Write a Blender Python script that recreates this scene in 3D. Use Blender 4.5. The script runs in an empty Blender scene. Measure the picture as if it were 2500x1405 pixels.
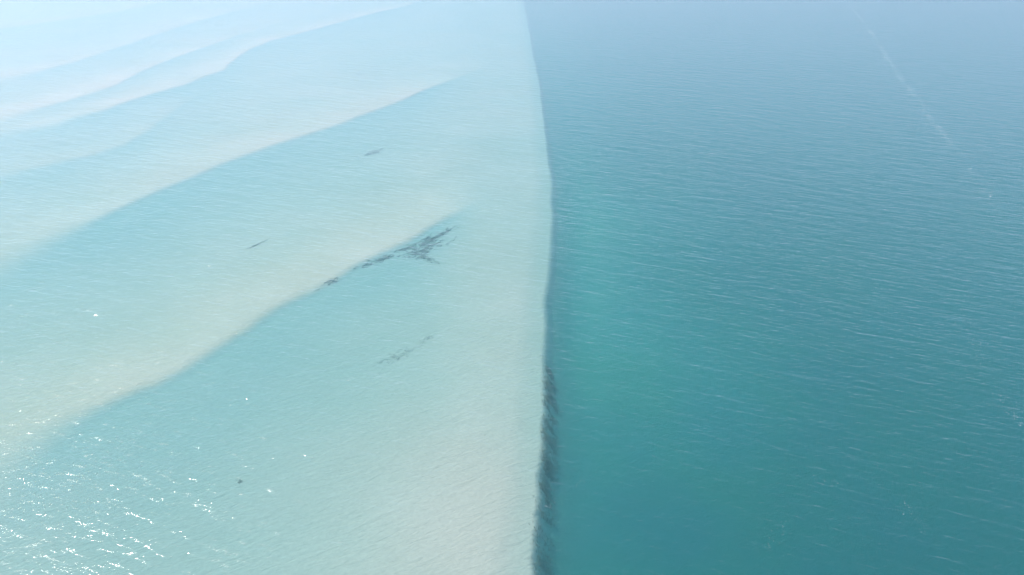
import bpy, math, random
import numpy as np

random.seed(7)
rng = np.random.default_rng(11)
sc = bpy.context.scene
R = math.radians

# ---------------------------------------------------------------- camera
CAM_H = 60.0
PITCH = 28.5                      # degrees below the horizon
FPX = 1783.0                      # focal length in pixels of the 2500 px wide photograph
cam_data = bpy.data.cameras.new('camera')
cam_data.sensor_width = 36.0
cam_data.lens = 36.0 * FPX / 2500.0
cam_data.clip_start = 0.5
cam_data.clip_end = 60000.0
cam = bpy.data.objects.new('camera', cam_data)
cam.location = (0, 0, CAM_H)
cam.rotation_euler = (R(90 - PITCH), 0, 0)
sc.collection.objects.link(cam)
sc.camera = cam

# ---------------------------------------------------------------- light
SUN_EL, SUN_AZ = 53.0, -66.0      # azimuth measured clockwise from +Y (the view direction)
world = bpy.data.worlds.new('World')
sc.world = world
world.use_nodes = True
wn = world.node_tree
wn.nodes.clear()
sky = wn.nodes.new('ShaderNodeTexSky')
sky.sky_type = 'NISHITA'
sky.sun_disc = False
sky.sun_elevation = R(SUN_EL)
sky.sun_rotation = R(SUN_AZ)
sky.altitude = 0
sky.air_density = 1.0
sky.dust_density = .8
sky.ozone_density = 2.0
bg = wn.nodes.new('ShaderNodeBackground')
bg.inputs['Strength'].default_value = 0.15
wo = wn.nodes.new('ShaderNodeOutputWorld')
wn.links.new(sky.outputs[0], bg.inputs[0])
wn.links.new(bg.outputs[0], wo.inputs[0])

sun_data = bpy.data.lights.new('sun', 'SUN')
sun_data.energy = 2.75
sun_data.angle = R(0.53)
sun_data.color = (1.0, 0.925, 0.85)
sun = bpy.data.objects.new('sun', sun_data)
sun.rotation_euler = (R(90 - SUN_EL), 0, R(180 - SUN_AZ))
sc.collection.objects.link(sun)

sc.view_settings.view_transform = 'Standard'
sc.view_settings.look = 'None'
sc.view_settings.gamma = 1.0
sc.view_settings.use_curve_mapping = False
sc.view_settings.exposure = 0.5
sc.cycles.volume_bounces = 2
sc.cycles.max_bounces = 8
sc.cycles.transparent_max_bounces = 12
sc.cycles.use_denoising = True
sc.cycles.sample_clamp_indirect = 4.0

# ---------------------------------------------------------------- helpers
SP, CP = math.sin(R(PITCH)), math.cos(R(PITCH))


def ground(px, py, z=0.0):
    """World point on the level z that the photograph shows at pixel (px, py)."""
    u, v = (px - 1250.0) / FPX, (702.5 - py) / FPX
    d = (u, CP + SP * v, -SP + CP * v)
    t = (z - CAM_H) / d[2]
    return d[0] * t, d[1] * t


def tree(mat):
    mat.use_nodes = True
    nt = mat.node_tree
    nt.nodes.clear()

    def N(kind, **kw):
        n = nt.nodes.new(kind)
        for k, v in kw.items():
            if k.startswith('i_'):
                n.inputs[k[2:].replace('_', ' ')].default_value = v
            else:
                setattr(n, k, v)
        return n

    def L(a, b):
        nt.links.new(a, b)

    def M(op, a, b=None, c=None, clamp=False):
        n = nt.nodes.new('ShaderNodeMath')
        n.operation = op
        n.use_clamp = clamp
        for i, s in enumerate((a, b, c)):
            if s is None:
                continue
            if isinstance(s, (int, float)):
                n.inputs[i].default_value = s
            else:
                nt.links.new(s, n.inputs[i])
        return n.outputs[0]
    return nt, N, L, M


def link_mesh(name, verts, faces, mat, smooth=True):
    me = bpy.data.meshes.new(name)
    verts = np.asarray(verts, dtype=np.float32)
    faces = np.asarray(faces, dtype=np.int32)
    k = faces.shape[1]
    me.vertices.add(len(verts))
    me.vertices.foreach_set('co', verts.ravel())
    me.loops.add(faces.size)
    me.loops.foreach_set('vertex_index', faces.ravel())
    me.polygons.add(len(faces))
    me.polygons.foreach_set('loop_start', np.arange(0, faces.size, k, dtype=np.int32))
    me.polygons.foreach_set('loop_total', np.full(len(faces), k, dtype=np.int32))
    me.update(calc_edges=True)
    me.polygons.foreach_set('use_smooth', np.full(len(faces), smooth))
    me.materials.append(mat)
    o = bpy.data.objects.new(name, me)
    sc.collection.objects.link(o)
    return o


def vnoise(x, y, seed):
    """Smooth value noise in -1..1, unit cell."""
    def h(i, j):
        n = (i * 374761393 + j * 668265263 + seed * 974711) & 0x7fffffff
        n = ((n ^ (n >> 13)) * 1274126177) & 0x7fffffff
        return (n ^ (n >> 16)) / 0x7fffffff * 2 - 1
    xi, yi = np.floor(x).astype(np.int64), np.floor(y).astype(np.int64)
    fx, fy = x - xi, y - yi
    fx, fy = fx * fx * (3 - 2 * fx), fy * fy * (3 - 2 * fy)
    a = h(xi, yi) * (1 - fx) + h(xi + 1, yi) * fx
    b = h(xi, yi + 1) * (1 - fx) + h(xi + 1, yi + 1) * fx
    return a * (1 - fy) + b * fy


def fbm(x, y, seed, oct=4):
    s, a, t = 0, 1.0, 0
    for k in range(oct):
        s = s + a * vnoise(x * 2 ** k, y * 2 ** k, seed + k)
        t += a
        a *= 0.5
    return s / t


def sstep(e0, e1, x):
    t = np.clip((x - e0) / (e1 - e0), 0, 1)
    return t * t * (3 - 2 * t)


# ---------------------------------------------------------------- the lie of the seabed
# rim of the sand shelf
EDGE_PX = [(1262, -60), (1276, 0), (1288, 60), (1300, 130), (1314, 200), (1326, 290), (1334, 370), (1343, 450),
           (1345, 520), (1340, 600), (1334, 680), (1330, 760), (1328, 850), (1326, 950), (1322, 1050), (1318, 1150),
           (1316, 1230), (1310, 1320), (1304, 1405), (1298, 1500)]
ep = np.array([ground(x, y, -1.5) for x, y in EDGE_PX])
o_ = np.argsort(ep[:, 1])
EY, EX = ep[o_, 1], ep[o_, 0]
EY = np.concatenate([[-400], EY, [900, 3000]])
EX = np.concatenate([[-6], EX, [EX[-1] - 40, EX[-1] - 300]])


def edge_x(y):
    base = np.interp(y, EY, EX)
    near = sstep(100, 55, y)
    return base + (0.22 * vnoise(y / 3.1, y * 0, 5) + 0.13 * vnoise(y / 1.1, y * 0, 6)) * near + 0.25 * vnoise(y / 9, y * 0, 7)


# crest lines of the sand bars: points, step height, (fade start, fade end in x px), run up, run down, width
BARS = [
    ([(-300, 120), (0, 72), (150, 52), (300, 28), (420, 2), (520, -25)], .22, (380, 560), 22, 20, 2.5),
    ([(-300, 235), (0, 195), (100, 175), (190, 152), (330, 104), (480, 55), (640, 12), (760, -20)], .30, (450, 760), 20, 16, 2.5),
    ([(-300, 345), (0, 290), (160, 249), (224, 231), (288, 209), (336, 183), (416, 148), (520, 110), (640, 70), (780, 35)], .36, (400, 760), 16, 12, 1.6),
    ([(-300, 370), (0, 323), (128, 306), (176, 291), (256, 271), (320, 247), (450, 209), (544, 173), (576, 146), (600, 128),
      (665, 101), (736, 83), (800, 66), (900, 38), (1000, 14), (1040, -3), (1130, -30)], .42, (930, 1130), 15, 26, 1.6),
    ([(-300, 470), (60, 416), (154, 394), (224, 378), (304, 353), (370, 316), (430, 270), (500, 225), (560, 180)], .22, (300, 560), 14, 16, 2.0),
    ([(-300, 740), (0, 632), (60, 602), (200, 546), (330, 490), (500, 419), (640, 363), (760, 326), (850, 298), (920, 272),
      (980, 246), (1060, 212), (1130, 185), (1230, 150)], .48, (980, 1220), 16, 26, 1.6),
    ([(-300, 1330), (0, 1090), (200, 1010), (390, 930), (470, 882), (560, 826), (660, 762), (740, 716), (800, 686), (860, 651),
      (920, 620), (1000, 585), (1060, 545), (1120, 515), (1200, 482), (1300, 440)], .50, (1010, 1200), 17, 19, 1.7),
]
BAR_W = []
for pts, h, fade, lu, ld, w in BARS:
    p = np.array([ground(a, b, -0.8) for a, b in pts])
    br = p[:, 0] / p[:, 1]                     # each crest is stored as distance over compass bearing
    o_ = np.argsort(br)
    fx0 = float(np.interp(fade[0], [a for a, b in pts], br))
    fx1 = float(np.interp(fade[1], [a for a, b in pts], br))
    BAR_W.append((br[o_], p[o_, 1], h, fx0, fx1, lu, ld, w))


def blob(x, y, px, py, rx, ry, rot=0):
    cx, cy = ground(px, py, -1)
    c, s = math.cos(rot), math.sin(rot)
    a, b = (x - cx) * c + (y - cy) * s, -(x - cx) * s + (y - cy) * c
    return np.exp(-((a / rx) ** 2 + (b / ry) ** 2))


def depth(x, y, want_trough=False):
    """Water depth in metres at the world position."""
    x, y = np.asarray(x, float), np.asarray(y, float)
    wx = x + 1.2 * fbm(x / 17, y / 17, 21) + .25 * fbm(x / 3, y / 3, 22)
    wy = y + 1.2 * fbm(x / 15, y / 15, 31) + .25 * fbm(x / 3, y / 3, 32)
    # the shelf: shallower with distance and to the left
    d = .86 - 0.30 * sstep(90, 260, y) - 0.15 * sstep(-20, -140, x) * sstep(110, 220, y)
    tr = 0 * x
    wb = wx / np.maximum(wy, 20.0)
    for X, Y, h, f0, f1, lu, ld, w in BAR_W:
        yc = np.interp(wb, X, Y)
        dist = (wy - yc) * .62
        lf = np.interp(wb, [X[0], X[0] + .42 * (X[-1] - X[0])], [1, 0])
        w = w * (1 + 7 * lf)
        amp = h * sstep(f1, f0, wb) * (1 - .6 * lf) * (0.85 + 0.25 * fbm(wx / 25, wy / 25, 41))
        up = -0.5 * np.exp(-np.maximum(dist, 0) / lu)
        dn = 0.5 * np.exp(-np.maximum(-dist, 0) / ld)
        st = 1 - sstep(-w, w * .45, dist)
        tr = tr + amp * (st * np.exp(-np.maximum(-dist, 0) / (ld * .8)) - (1 - st) * np.exp(-np.maximum(dist, 0) / (lu * .8)))
        d = d + amp * (dn + (up - dn) * sstep(-w, w * .45, dist))
    d = d - 0.42 * blob(x, y, 1130, 1280, 11, 19) - 0.16 * blob(x, y, 1230, 800, 9, 24)
    d = d - 0.15 * blob(x, y, 0, 1250, 10, 10) + .12 * blob(x, y, 850, 950, 14, 10, .5)
    d = d + 0.10 * fbm(x / 22, y / 14, 51) + 0.04 * fbm(x / 5, y / 5, 52)
    d = np.maximum(d, 0.12)
    # the rim and the deep side
    e = edge_x(y)
    s = x - e
    d = d + .22 * sstep(-4.5, -.2, s)
    width = 4.2 + .6 * sstep(50, 180, y)
    deep = 4.8 - .6 * sstep(60, 170, y) + 0.062 * np.clip(s, 0, 55) + 1.6 * sstep(110, 45, y) + 0.9 * fbm(x / 34, y / 30, 61) + .2 * fbm(x / 7, y / 7, 62)
    deep = deep - 0.8 * blob(x, y, 1680, 820, 14, 36) + .8 * blob(x, y, 2400, 1300, 9, 7) + .6 * blob(x, y, 2350, 480, 30, 30) + .5 * blob(x, y, 2300, 850, 14, 14)
    deep = deep + (.9 + 1.3 * sstep(60, 110, y)) * np.exp(-((s - 3.5) / (3.8 + 2.5 * sstep(90, 260, y))) ** 2)
    k = (1 - np.exp(-np.maximum(s + .3, 0) / width)) * sstep(-.9, 1.6, s)
    if want_trough:
        return tr
    return d * (1 - k) + deep * k


# ---------------------------------------------------------------- materials
def sand_material():
    m = bpy.data.materials.new('pale_sand')
    nt, N, L, M = tree(m)
    out = N('ShaderNodeOutputMaterial')
    bsdf = N('ShaderNodeBsdfDiffuse')
    tc = N('ShaderNodeTexCoord')
    sep = N('ShaderNodeSeparateXYZ')
    L(tc.outputs['Object'], sep.inputs[0])
    big = N('ShaderNodeTexNoise', i_Scale=0.045, i_Detail=4.0, i_Roughness=.55)
    L(tc.outputs['Object'], big.inputs['Vector'])
    fine = N('ShaderNodeTexNoise', i_Scale=2.2, i_Detail=6.0, i_Roughness=.7)
    L(tc.outputs['Object'], fine.inputs['Vector'])
    ramp = N('ShaderNodeValToRGB')
    ramp.color_ramp.elements[0].position = 0.3
    ramp.color_ramp.elements[0].color = (0.57, 0.49, 0.375, 1)
    ramp.color_ramp.elements[1].position = 0.7
    ramp.color_ramp.elements[1].color = (0.69, 0.57, 0.46, 1)
    L(big.outputs['Fac'], ramp.inputs[0])
    at = N('ShaderNodeAttribute', attribute_name='trough')
    film = N('ShaderNodeMix', data_type='RGBA')
    L(at.outputs['Fac'], film.inputs['Factor'])
    L(ramp.outputs[0], film.inputs['A'])
    film.inputs['B'].default_value = (.40, .45, .40, 1)
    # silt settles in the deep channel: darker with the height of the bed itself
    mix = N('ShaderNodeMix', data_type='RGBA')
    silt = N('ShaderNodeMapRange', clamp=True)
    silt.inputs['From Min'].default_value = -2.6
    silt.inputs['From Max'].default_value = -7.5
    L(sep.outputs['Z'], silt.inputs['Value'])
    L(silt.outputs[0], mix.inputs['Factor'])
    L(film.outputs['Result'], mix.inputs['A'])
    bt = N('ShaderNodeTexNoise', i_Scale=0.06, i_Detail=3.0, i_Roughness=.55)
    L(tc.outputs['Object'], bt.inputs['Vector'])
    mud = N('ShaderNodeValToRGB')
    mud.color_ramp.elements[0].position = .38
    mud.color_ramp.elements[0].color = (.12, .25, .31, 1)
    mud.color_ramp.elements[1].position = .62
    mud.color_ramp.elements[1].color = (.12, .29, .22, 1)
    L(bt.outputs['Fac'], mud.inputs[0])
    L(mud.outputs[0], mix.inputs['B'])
    gr = N('ShaderNodeMix', data_type='RGBA', blend_type='MULTIPLY')
    gr.inputs['Factor'].default_value = 1.0
    g = N('ShaderNodeMapRange')
    g.inputs['From Min'].default_value = .25
    g.inputs['From Max'].default_value = .75
    g.inputs['To Min'].default_value = .88
    g.inputs['To Max'].default_value = 1.08
    L(fine.outputs['Fac'], g.inputs['Value'])
    L(mix.outputs['Result'], gr.inputs['A'])
    L(g.outputs[0], gr.inputs['B'])
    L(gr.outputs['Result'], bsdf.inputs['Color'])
    mp = N('ShaderNodeMapping')
    mp.inputs['Rotation'].default_value = (0, 0, R(-28))
    L(tc.outputs['Object'], mp.inputs['Vector'])
    mq = N('ShaderNodeMapping')
    mq.inputs['Scale'].default_value = (.5, 1.6, 1)
    L(mp.outputs[0], mq.inputs['Vector'])
    rip = N('ShaderNodeTexNoise', i_Scale=1.0, i_Detail=4.0, i_Roughness=.6, i_Distortion=.6)
    L(mq.outputs[0], rip.inputs['Vector'])
    bump = N('ShaderNodeBump')
    bump.inputs['Distance'].default_value = .16
    L(rip.outputs['Fac'], bump.inputs['Height'])
    L(bump.outputs[0], bsdf.inputs['Normal'])
    L(bsdf.outputs[0], out.inputs['Surface'])
    return m


def water_material():
    m = bpy.data.materials.new('sea_water')
    nt, N, L, M = tree(m)
    out = N('ShaderNodeOutputMaterial')
    tc = N('ShaderNodeTexCoord')

    def layer(ang, sx, sy, detail, rough, dist, off=0.0):
        mp = N('ShaderNodeMapping')
        mp.inputs['Rotation'].default_value = (0, 0, R(ang))
        mp.inputs['Location'].default_value = (off, off * 1.7, off * .3)
        L(tc.outputs['Object'], mp.inputs['Vector'])
        mp2 = N('ShaderNodeMapping')
        mp2.inputs['Scale'].default_value = (sx, sy, 1)
        L(mp.outputs[0], mp2.inputs['Vector'])
        n = N('ShaderNodeTexNoise', i_Scale=1.0, i_Detail=detail, i_Roughness=rough, i_Distortion=dist)
        L(mp2.outputs[0], n.inputs['Vector'])
        return n.outputs['Fac']
    swell = layer(24, .10, .42, 1.0, .5, .3)
    waves = layer(20, .32, 1.25, 2.0, .5, .25, 13)
    cross = layer(-14, .45, 1.6, 2.0, .55, .3, 31)
    chop = layer(8, 2.4, 4.2, 3.0, .6, .2, 57)
    gust = layer(30, .02, .045, 2.0, .5, .5, 91)
    def crest(n, k):
        return M('MULTIPLY_ADD', M('SUBTRACT', 1.0, M('ABSOLUTE', M('MULTIPLY_ADD', n, 2.0, -1.0))), k, n)
    waves, cross = crest(waves, .3), crest(cross, .4)
    gmul = M('MULTIPLY_ADD', gust, 1.1, .45)
    h = M('MULTIPLY', swell, .22)
    h = M('MULTIPLY_ADD', waves, .17, h)
    h = M('MULTIPLY_ADD', cross, .09, h)
    h = M('MULTIPLY_ADD', M('MULTIPLY', chop, gmul), .034, h)
    bump = N('ShaderNodeBump')
    bump.inputs['Strength'].default_value = 1.0
    bump.inputs['Distance'].default_value = 1.0
    L(h, bump.inputs['Height'])
    geo = N('ShaderNodeNewGeometry')
    dot = N('ShaderNodeVectorMath', operation='DOT_PRODUCT')
    L(bump.outputs[0], dot.inputs[0])
    L(geo.outputs['Incoming'], dot.inputs[1])
    c = M('MINIMUM', M('ABSOLUTE', dot.outputs['Value']), 1.0)
    f = M('MULTIPLY_ADD', M('POWER', M('SUBTRACT', 1.0, c), 5.0), .98, .02, clamp=True)
    glossy = N('ShaderNodeBsdfGlossy', distribution='GGX')
    glossy.inputs['Roughness'].default_value = .06
    glossy.inputs['Color'].default_value = (1, 1, 1, 1)
    L(bump.outputs[0], glossy.inputs['Normal'])
    trans = N('ShaderNodeBsdfTransparent')
    mix = N('ShaderNodeMixShader')
    L(f, mix.inputs[0])
    L(trans.outputs[0], mix.inputs[1])
    L(glossy.outputs[0], mix.inputs[2])
    L(mix.outputs[0], out.inputs['Surface'])
    ab = N('ShaderNodeVolumeAbsorption')
    ab.inputs['Color'].default_value = (.10, .79, .765, 1)
    ab.inputs['Density'].default_value = .25
    scat = N('ShaderNodeVolumeScatter')
    scat.inputs['Color'].default_value = (.20, .93, 1.0, 1)
    scat.inputs['Density'].default_value = .064
    scat.inputs['Anisotropy'].default_value = .2
    add = N('ShaderNodeAddShader')
    L(ab.outputs[0], add.inputs[0])
    L(scat.outputs[0], add.inputs[1])
    L(add.outputs[0], out.inputs['Volume'])
    return m


def weed_material(name, c0, c1, scale):
    m = bpy.data.materials.new(name)
    nt, N, L, M = tree(m)
    out = N('ShaderNodeOutputMaterial')
    b = N('ShaderNodeBsdfDiffuse')
    tc = N('ShaderNodeTexCoord')
    n = N('ShaderNodeTexNoise', i_Scale=scale, i_Detail=4.0)
    L(tc.outputs['Object'], n.inputs['Vector'])
    r = N('ShaderNodeValToRGB')
    r.color_ramp.elements[0].position = .35
    r.color_ramp.elements[0].color = (*c0, 1)
    r.color_ramp.elements[1].position = .65
    r.color_ramp.elements[1].color = (*c1, 1)
    L(n.outputs['Fac'], r.inputs[0])
    L(r.outputs[0], b.inputs['Color'])
    L(b.outputs[0], out.inputs['Surface'])
    return m


SAND = sand_material()
WATER = water_material()

# ---------------------------------------------------------------- seabed
def axis(core, far, grow, end):
    a = list(core)
    st = core[-1] - core[-2]
    while a[-1] < far:
        st *= grow
        a.append(a[-1] + st)
    st = core[1] - core[0]
    b = []
    cur = core[0]
    while cur > -far:
        st *= grow
        cur -= st
        b.append(cur)
    a[-1], b[-1] = end, -end
    return np.array(b[::-1] + a)


def varying(a, b, f):
    v = [a]
    while v[-1] < b:
        v.append(v[-1] + f(v[-1]))
    return v


xs = axis(varying(-400, 120, lambda x: .22 if -8 < x < 14 else min(1.1, .22 + .006 * min(abs(x + 8), abs(x - 14)))), 5900, 1.25, 6000)
ys = axis(varying(30, 680, lambda y: .22 + .0016 * (y - 30)), 5900, 1.25, 6000)
GX, GY = np.meshgrid(xs, ys)
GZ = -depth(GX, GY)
nx, ny = len(xs), len(ys)
idx = np.arange(nx * ny).reshape(ny, nx)
faces = np.stack([idx[:-1, :-1], idx[:-1, 1:], idx[1:, 1:], idx[1:, :-1]], -1).reshape(-1, 4)
seabed = link_mesh('seabed', np.stack([GX, GY, GZ], -1).reshape(-1, 3), faces, SAND)
att = seabed.data.attributes.new('trough', 'FLOAT', 'POINT')   # algae film gathers in the troughs behind the bars
att.data.foreach_set('value', np.clip(np.float64(.42) + 2.0 * depth(GX, GY, True), 0, 1).astype(np.float32).ravel())
seabed['kind'] = 'structure'
seabed['label'] = 'pale sandy seabed with long sand bars dropping into a deep channel'
print('seabed', nx, ny, GZ.min(), GZ.max())

# ---------------------------------------------------------------- water body: a closed volume down into the bed
W, B = 6001.0, -14.0
v = [(-W, -W, 0), (W, -W, 0), (W, W, 0), (-W, W, 0), (-W, -W, B), (W, -W, B), (W, W, B), (-W, W, B)]
f = [(0, 1, 2, 3), (7, 6, 5, 4), (0, 4, 5, 1), (1, 5, 6, 2), (2, 6, 7, 3), (3, 7, 4, 0)]
water = link_mesh('water', v, f, WATER, smooth=False)
water['kind'] = 'structure'
water['label'] = 'rippled turquoise sea over sand shelf and deep blue channel'

# ---------------------------------------------------------------- seaweed lying on the sand
def strands(name, pos, ang, length, width, rise, mat):
    """One mesh of tapered, three-sided weed strands lying on the bed."""
    n = len(pos)
    pos = np.asarray(pos, float)
    V = np.zeros((n, 10, 3))
    dx, dy = np.cos(ang), np.sin(ang)
    bend = rng.normal(0, .25, n)
    for k, (t, wk) in enumerate(((0, .6), (.45, 1.0), (.8, .7))):
        cx = pos[:, 0] + dx * length * t - dy * bend * length * t * t
        cy = pos[:, 1] + dy * length * t + dx * bend * length * t * t
        cz = -depth(cx, cy) + .03 + rise * t
        for j, (a, b) in enumerate(((-1, 0), (1, 0), (0, 1))):
            V[:, k * 3 + j, 0] = cx - dy * a * width * wk / 2
            V[:, k * 3 + j, 1] = cy + dx * a * width * wk / 2
            V[:, k * 3 + j, 2] = cz + b * width * wk * .5
    tx, ty = pos[:, 0] + dx * length - dy * bend * length, pos[:, 1] + dy * length + dx * bend * length
    V[:, 9] = np.stack([tx, ty, -depth(tx, ty) + .04 + rise], -1)
    F = []
    for k in (0, 1):
        for j in range(3):
            a, b = k * 3 + j, k * 3 + (j + 1) % 3
            F += [(a, b, b + 3), (a, b + 3, a + 3)]
    F += [(6, 7, 9), (7, 8, 9), (8, 6, 9), (2, 1, 0)]
    F = (np.array(F)[None] + (np.arange(n) * 10)[:, None, None]).reshape(-1, 3)
    c = V.reshape(-1, 3)
    org = np.array([c[:, 0].mean(), c[:, 1].mean(), c[:, 2].min()])
    o = link_mesh(name, c - org, F, mat)
    o.location = org
    return o


WEED = weed_material('dark_seaweed', (.18, .22, .18), (.29, .31, .25), .8)
REEF = weed_material('olive_reef_weed', (.20, .18, .12), (.46, .38, .26), .55)


def patch(name, cat, label, blobs, n, size=(.5, 1.2), wid=(.05, .12), group=None, spread=.25, seed=1):
    """blobs: (px, py, half length px, half width px, image slope in degrees, weight)"""
    P, A = [], []
    tot = sum(b[5] for b in blobs)
    for px, py, hl, hw, an, wt in blobs:
        m = max(3, int(n * wt / tot))
        a = R(an)
        u = rng.normal(0, .5, m)
        v_ = rng.normal(0, .5, m)
        keep = fbm(u * 3 + seed, v_ * 2.2 + seed, 77 + seed) > -.12
        u, v_ = u[keep], v_[keep]
        X = px + u * hl * math.cos(a) + v_ * hw * math.sin(a)
        Y = py - u * hl * math.sin(a) + v_ * hw * math.cos(a)
        for x, y in zip(X, Y):
            P.append(ground(x, y, -1.0))
        g0, g1 = ground(px, py, -1), ground(px + 10 * math.cos(a), py - 10 * math.sin(a), -1)
        A += [math.atan2(g1[1] - g0[1], g1[0] - g0[0])] * len(X)
    k = len(P)
    A = np.array(A) + rng.normal(0, spread, k) + np.where(rng.random(k) > .5, math.pi, 0)
    o = strands(name, P, A, rng.uniform(*size, k), rng.uniform(*wid, k), rng.uniform(.02, .15, k), WEED)
    o['label'], o['category'] = label, cat
    if group:
        o['group'] = group
    if 'scatter' in label or 'smear' in label:
        o['kind'] = 'stuff'
    return o


GR = 'seaweed patches on the sand flat'
patch('seaweed_patch', 'seaweed', 'largest ragged seaweed patch with a pointed tail where the nearest sand bar ends',
      [(1082, 571, 34, 5, 30, 1.0), (1045, 588, 40, 9, 24, 1.8), (1040, 606, 34, 12, 26, 1.7), (1020, 622, 24, 8, 10, .6),
       (1042, 634, 24, 6, -20, .6), (995, 607, 26, 3.5, 20, .6), (1085, 598, 30, 8, 25, .25), (985, 622, 40, 12, 18, .25)], 760, group=GR, seed=3)
patch('seaweed_patch', 'seaweed', 'small dark seaweed tuft left of the large ragged patch, under the nearest bar',
      [(940, 631, 18, 5, 18, 1.0), (915, 641, 26, 6, 15, .5), (893, 648, 22, 5, 20, .2)], 170, group=GR, seed=5)
patch('seaweed_patch', 'seaweed', 'faint seaweed scatter along the foot of the nearest sand bar, leftmost on that bar',
      [(805, 692, 28, 4, 24, 1.0)], 50, group=GR, seed=8)
patch('seaweed_strand', 'seaweed', 'single thin dark straight streak of weed alone on the middle sand flat',
      [(631, 599.5, 17, .7, 24, 1.0)], 90, size=(.7, 1.1), wid=(.05, .09), spread=.05, group=GR, seed=2)
patch('seaweed_patch', 'seaweed', 'faint grey seaweed smear above the middle sand flat',
      [(920, 372, 30, 4, 12, 1.0), (908, 379, 28, 3, 8, .7)], 70, size=(.7, 1.6), group=GR, seed=4)
patch('seaweed_patch', 'seaweed', 'tiny faint seaweed dash between the two upper sand bars',
      [(879, 185, 9, 2, 0, 1.0)], 22, size=(.7, 1.6), group=GR, seed=6)
patch('seaweed_patch', 'seaweed', 'tiny round dark weed clump alone in the glittering shallows',
      [(586, 1177, 6, 5, -50, 1.0)], 40, size=(.12, .3), wid=(.03, .06), group=GR, seed=9, spread=1.5)
patch('seaweed_patch', 'seaweed', 'broad pale brown scatter of weed on the near sand left of the drop-off',
      [(990, 865, 60, 14, 32, 1.0), (1040, 832, 26, 8, 40, .5), (955, 880, 45, 12, 25, .5)], 230, size=(.2, .5), wid=(.02, .05), group=GR, seed=12)
patch('seaweed_patch', 'seaweed', 'farthest grey seaweed smear beside the curved upper sand bar',
      [(790, 44, 26, 2, 14, 1.0)], 40, size=(1.2, 2.2), wid=(.08, .16), group=GR, seed=15)

# weed and coral rubble on the lip of the channel, too many tufts to count
n = 34000
Y_NEAR, Y_FAR = ground(1320, 1500)[1], ground(1330, 850)[1]
YG = ground(1320, 1265)[1]
yy = rng.uniform(Y_NEAR, Y_FAR, n)
ss = rng.normal(1.15, .5, n) + .35 * sstep(60, 45, yy)
dens = 1.0 * fbm(ss * .9, yy / .8, 91) + .35 * rng.normal(0, 1, n) + .35 * fbm(yy / 5, yy * 0, 95)
lim = .10 + .50 * sstep(Y_FAR - 10, Y_FAR, yy) + .55 * np.exp(-((yy - YG) / 3.3) ** 2) * (ss > .1) + .25 * sstep(56, 80, yy) * (ss > 1.9)
keep = (dens > lim) & (ss > -.6)
yy, ss = yy[keep], ss[keep]
k = len(yy)
# rounded tufts: a few strands share a root
root = np.stack([edge_x(yy) + ss, yy], -1) + rng.normal(0, .06, (k, 2))
bed = strands('reef_weed_bed', root, rng.uniform(0, 2 * math.pi, k), rng.uniform(.08, .26, k), rng.uniform(.02, .06, k),
              rng.uniform(.05, .3, k), REEF)
bed['kind'] = 'stuff'
bed['label'] = 'brown weed and coral rubble along the near lip of the drop-off'
print('reef strands', k)

# ---------------------------------------------------------------- foam flecks drifting in lines on the water
fm = bpy.data.materials.new('sea_foam')
nt, N, L, M = tree(fm)
out = N('ShaderNodeOutputMaterial')
b = N('ShaderNodeBsdfDiffuse')
b.inputs['Color'].default_value = (.8, .82, .82, 1)
L(b.outputs[0], out.inputs['Surface'])


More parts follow.
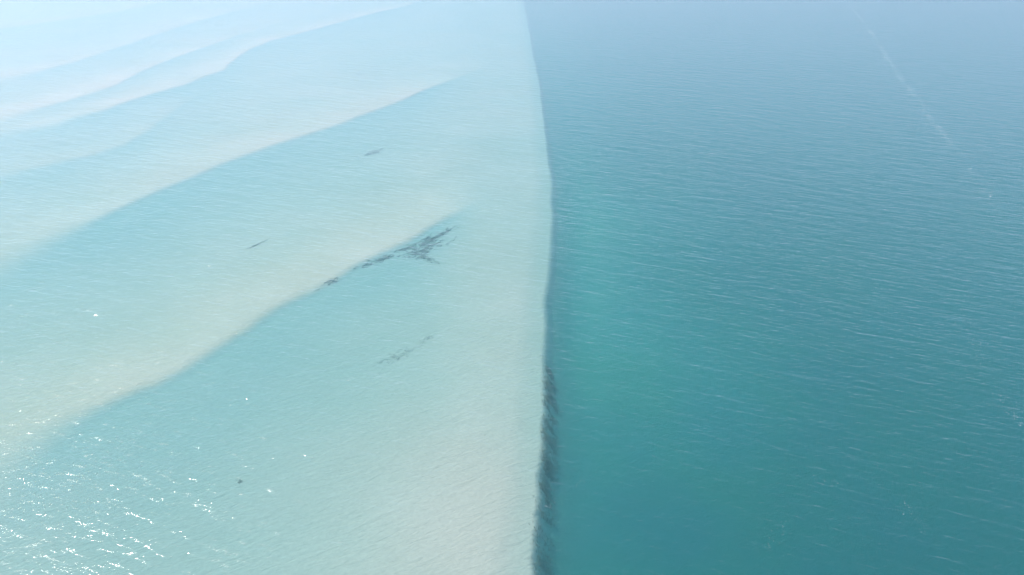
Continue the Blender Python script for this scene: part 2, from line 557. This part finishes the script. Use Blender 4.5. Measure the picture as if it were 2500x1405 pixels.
def foam_line(label, line, n, wide, size):
    p = np.array([ground(a, c, 0) for a, c in line])
    seg = np.concatenate([[0], np.cumsum(np.hypot(*np.diff(p, axis=0).T))])
    t = rng.uniform(0, seg[-1], n * 3)
    t = t[fbm(t / 2.5, t * 0, int(n)) > .02][:n]
    m = len(t)
    x = np.interp(t, seg, p[:, 0]) + rng.normal(0, wide, m)
    y = np.interp(t, seg, p[:, 1]) + rng.normal(0, wide, m)
    sz = size * rng.lognormal(0, .45, m)
    ang = np.arange(6) / 6 * 2 * math.pi
    V = np.zeros((m, 13, 3))
    for j in range(6):
        q = rng.uniform(.6, 1.2, m)
        V[:, j] = np.stack([x + sz * q * math.cos(ang[j]), y + sz * q * math.sin(ang[j]), np.full(m, .004)], -1)
        V[:, 6 + j] = np.stack([x + .6 * sz * q * math.cos(ang[j]), y + .6 * sz * q * math.sin(ang[j]), .004 + sz * .25], -1)
    V[:, 12] = np.stack([x, y, .004 + sz * .35], -1)
    F = []
    for j in range(6):
        i = (j + 1) % 6
        F += [(j, i, 6 + i), (j, 6 + i, 6 + j), (6 + j, 6 + i, 12)]
    F = (np.array(F)[None] + (np.arange(m) * 13)[:, None, None]).reshape(-1, 3)
    c = V.reshape(-1, 3)
    org = np.array([c[:, 0].mean(), c[:, 1].mean(), 0])
    o = link_mesh('foam_streak', c - org, F, fm)
    o.location = org
    o['label'], o['category'], o['group'] = label, 'foam', 'broken foam lines on the channel'
    o['kind'] = 'stuff'


foam_line('longest faint foam line running down the upper right water',
          [(2085, 25), (2140, 95), (2180, 165), (2200, 190), (2260, 270), (2300, 320), (2340, 370), (2380, 430), (2415, 480)], 1150, .8, .050)
foam_line('foam line at the right edge halfway down the deep water',
          [(2330, 750), (2375, 815), (2405, 880), (2430, 935), (2460, 985), (2500, 1040)], 300, .8, .022)
foam_line('short dotted foam line near the bottom right corner',
          [(2145, 1130), (2160, 1170), (2192, 1216), (2235, 1262), (2265, 1310), (2290, 1350), (2300, 1400)], 70, .5, .018)
foam_line('sparse foam dots just right of the drop-off near the bottom',
          [(1425, 1060), (1450, 1090), (1478, 1115), (1390, 1210), (1340, 1232), (1362, 1262)], 60, .3, .018)
foam_line('tiny foam specks scattered below the middle of the deep water',
          [(1985, 1165), (2060, 1185), (1925, 1262), (1870, 1340)], 50, .6, .020)

# ---------------------------------------------------------------- haze: one closed box of even air round everything
hz = bpy.data.materials.new('haze_air')
nt, N, L, M = tree(hz)
out = N('ShaderNodeOutputMaterial')
pv = N('ShaderNodeVolumePrincipled')
pv.inputs['Color'].default_value = (.80, .88, .98, 1)
pv.inputs['Density'].default_value = .0009
pv.inputs['Anisotropy'].default_value = .3
L(pv.outputs[0], out.inputs['Volume'])
W2 = 6100.0
v = [(x, y, z) for z in (-15.0, 62.0) for x, y in ((-W2, -W2), (W2, -W2), (W2, W2), (-W2, W2))]
f = [(3, 2, 1, 0), (4, 5, 6, 7), (0, 1, 5, 4), (1, 2, 6, 5), (2, 3, 7, 6), (3, 0, 4, 7)]
haze = link_mesh('haze', v, f, hz, smooth=False)
haze['kind'] = 'stuff'
haze['label'] = 'pale sea haze lying over the distant water'
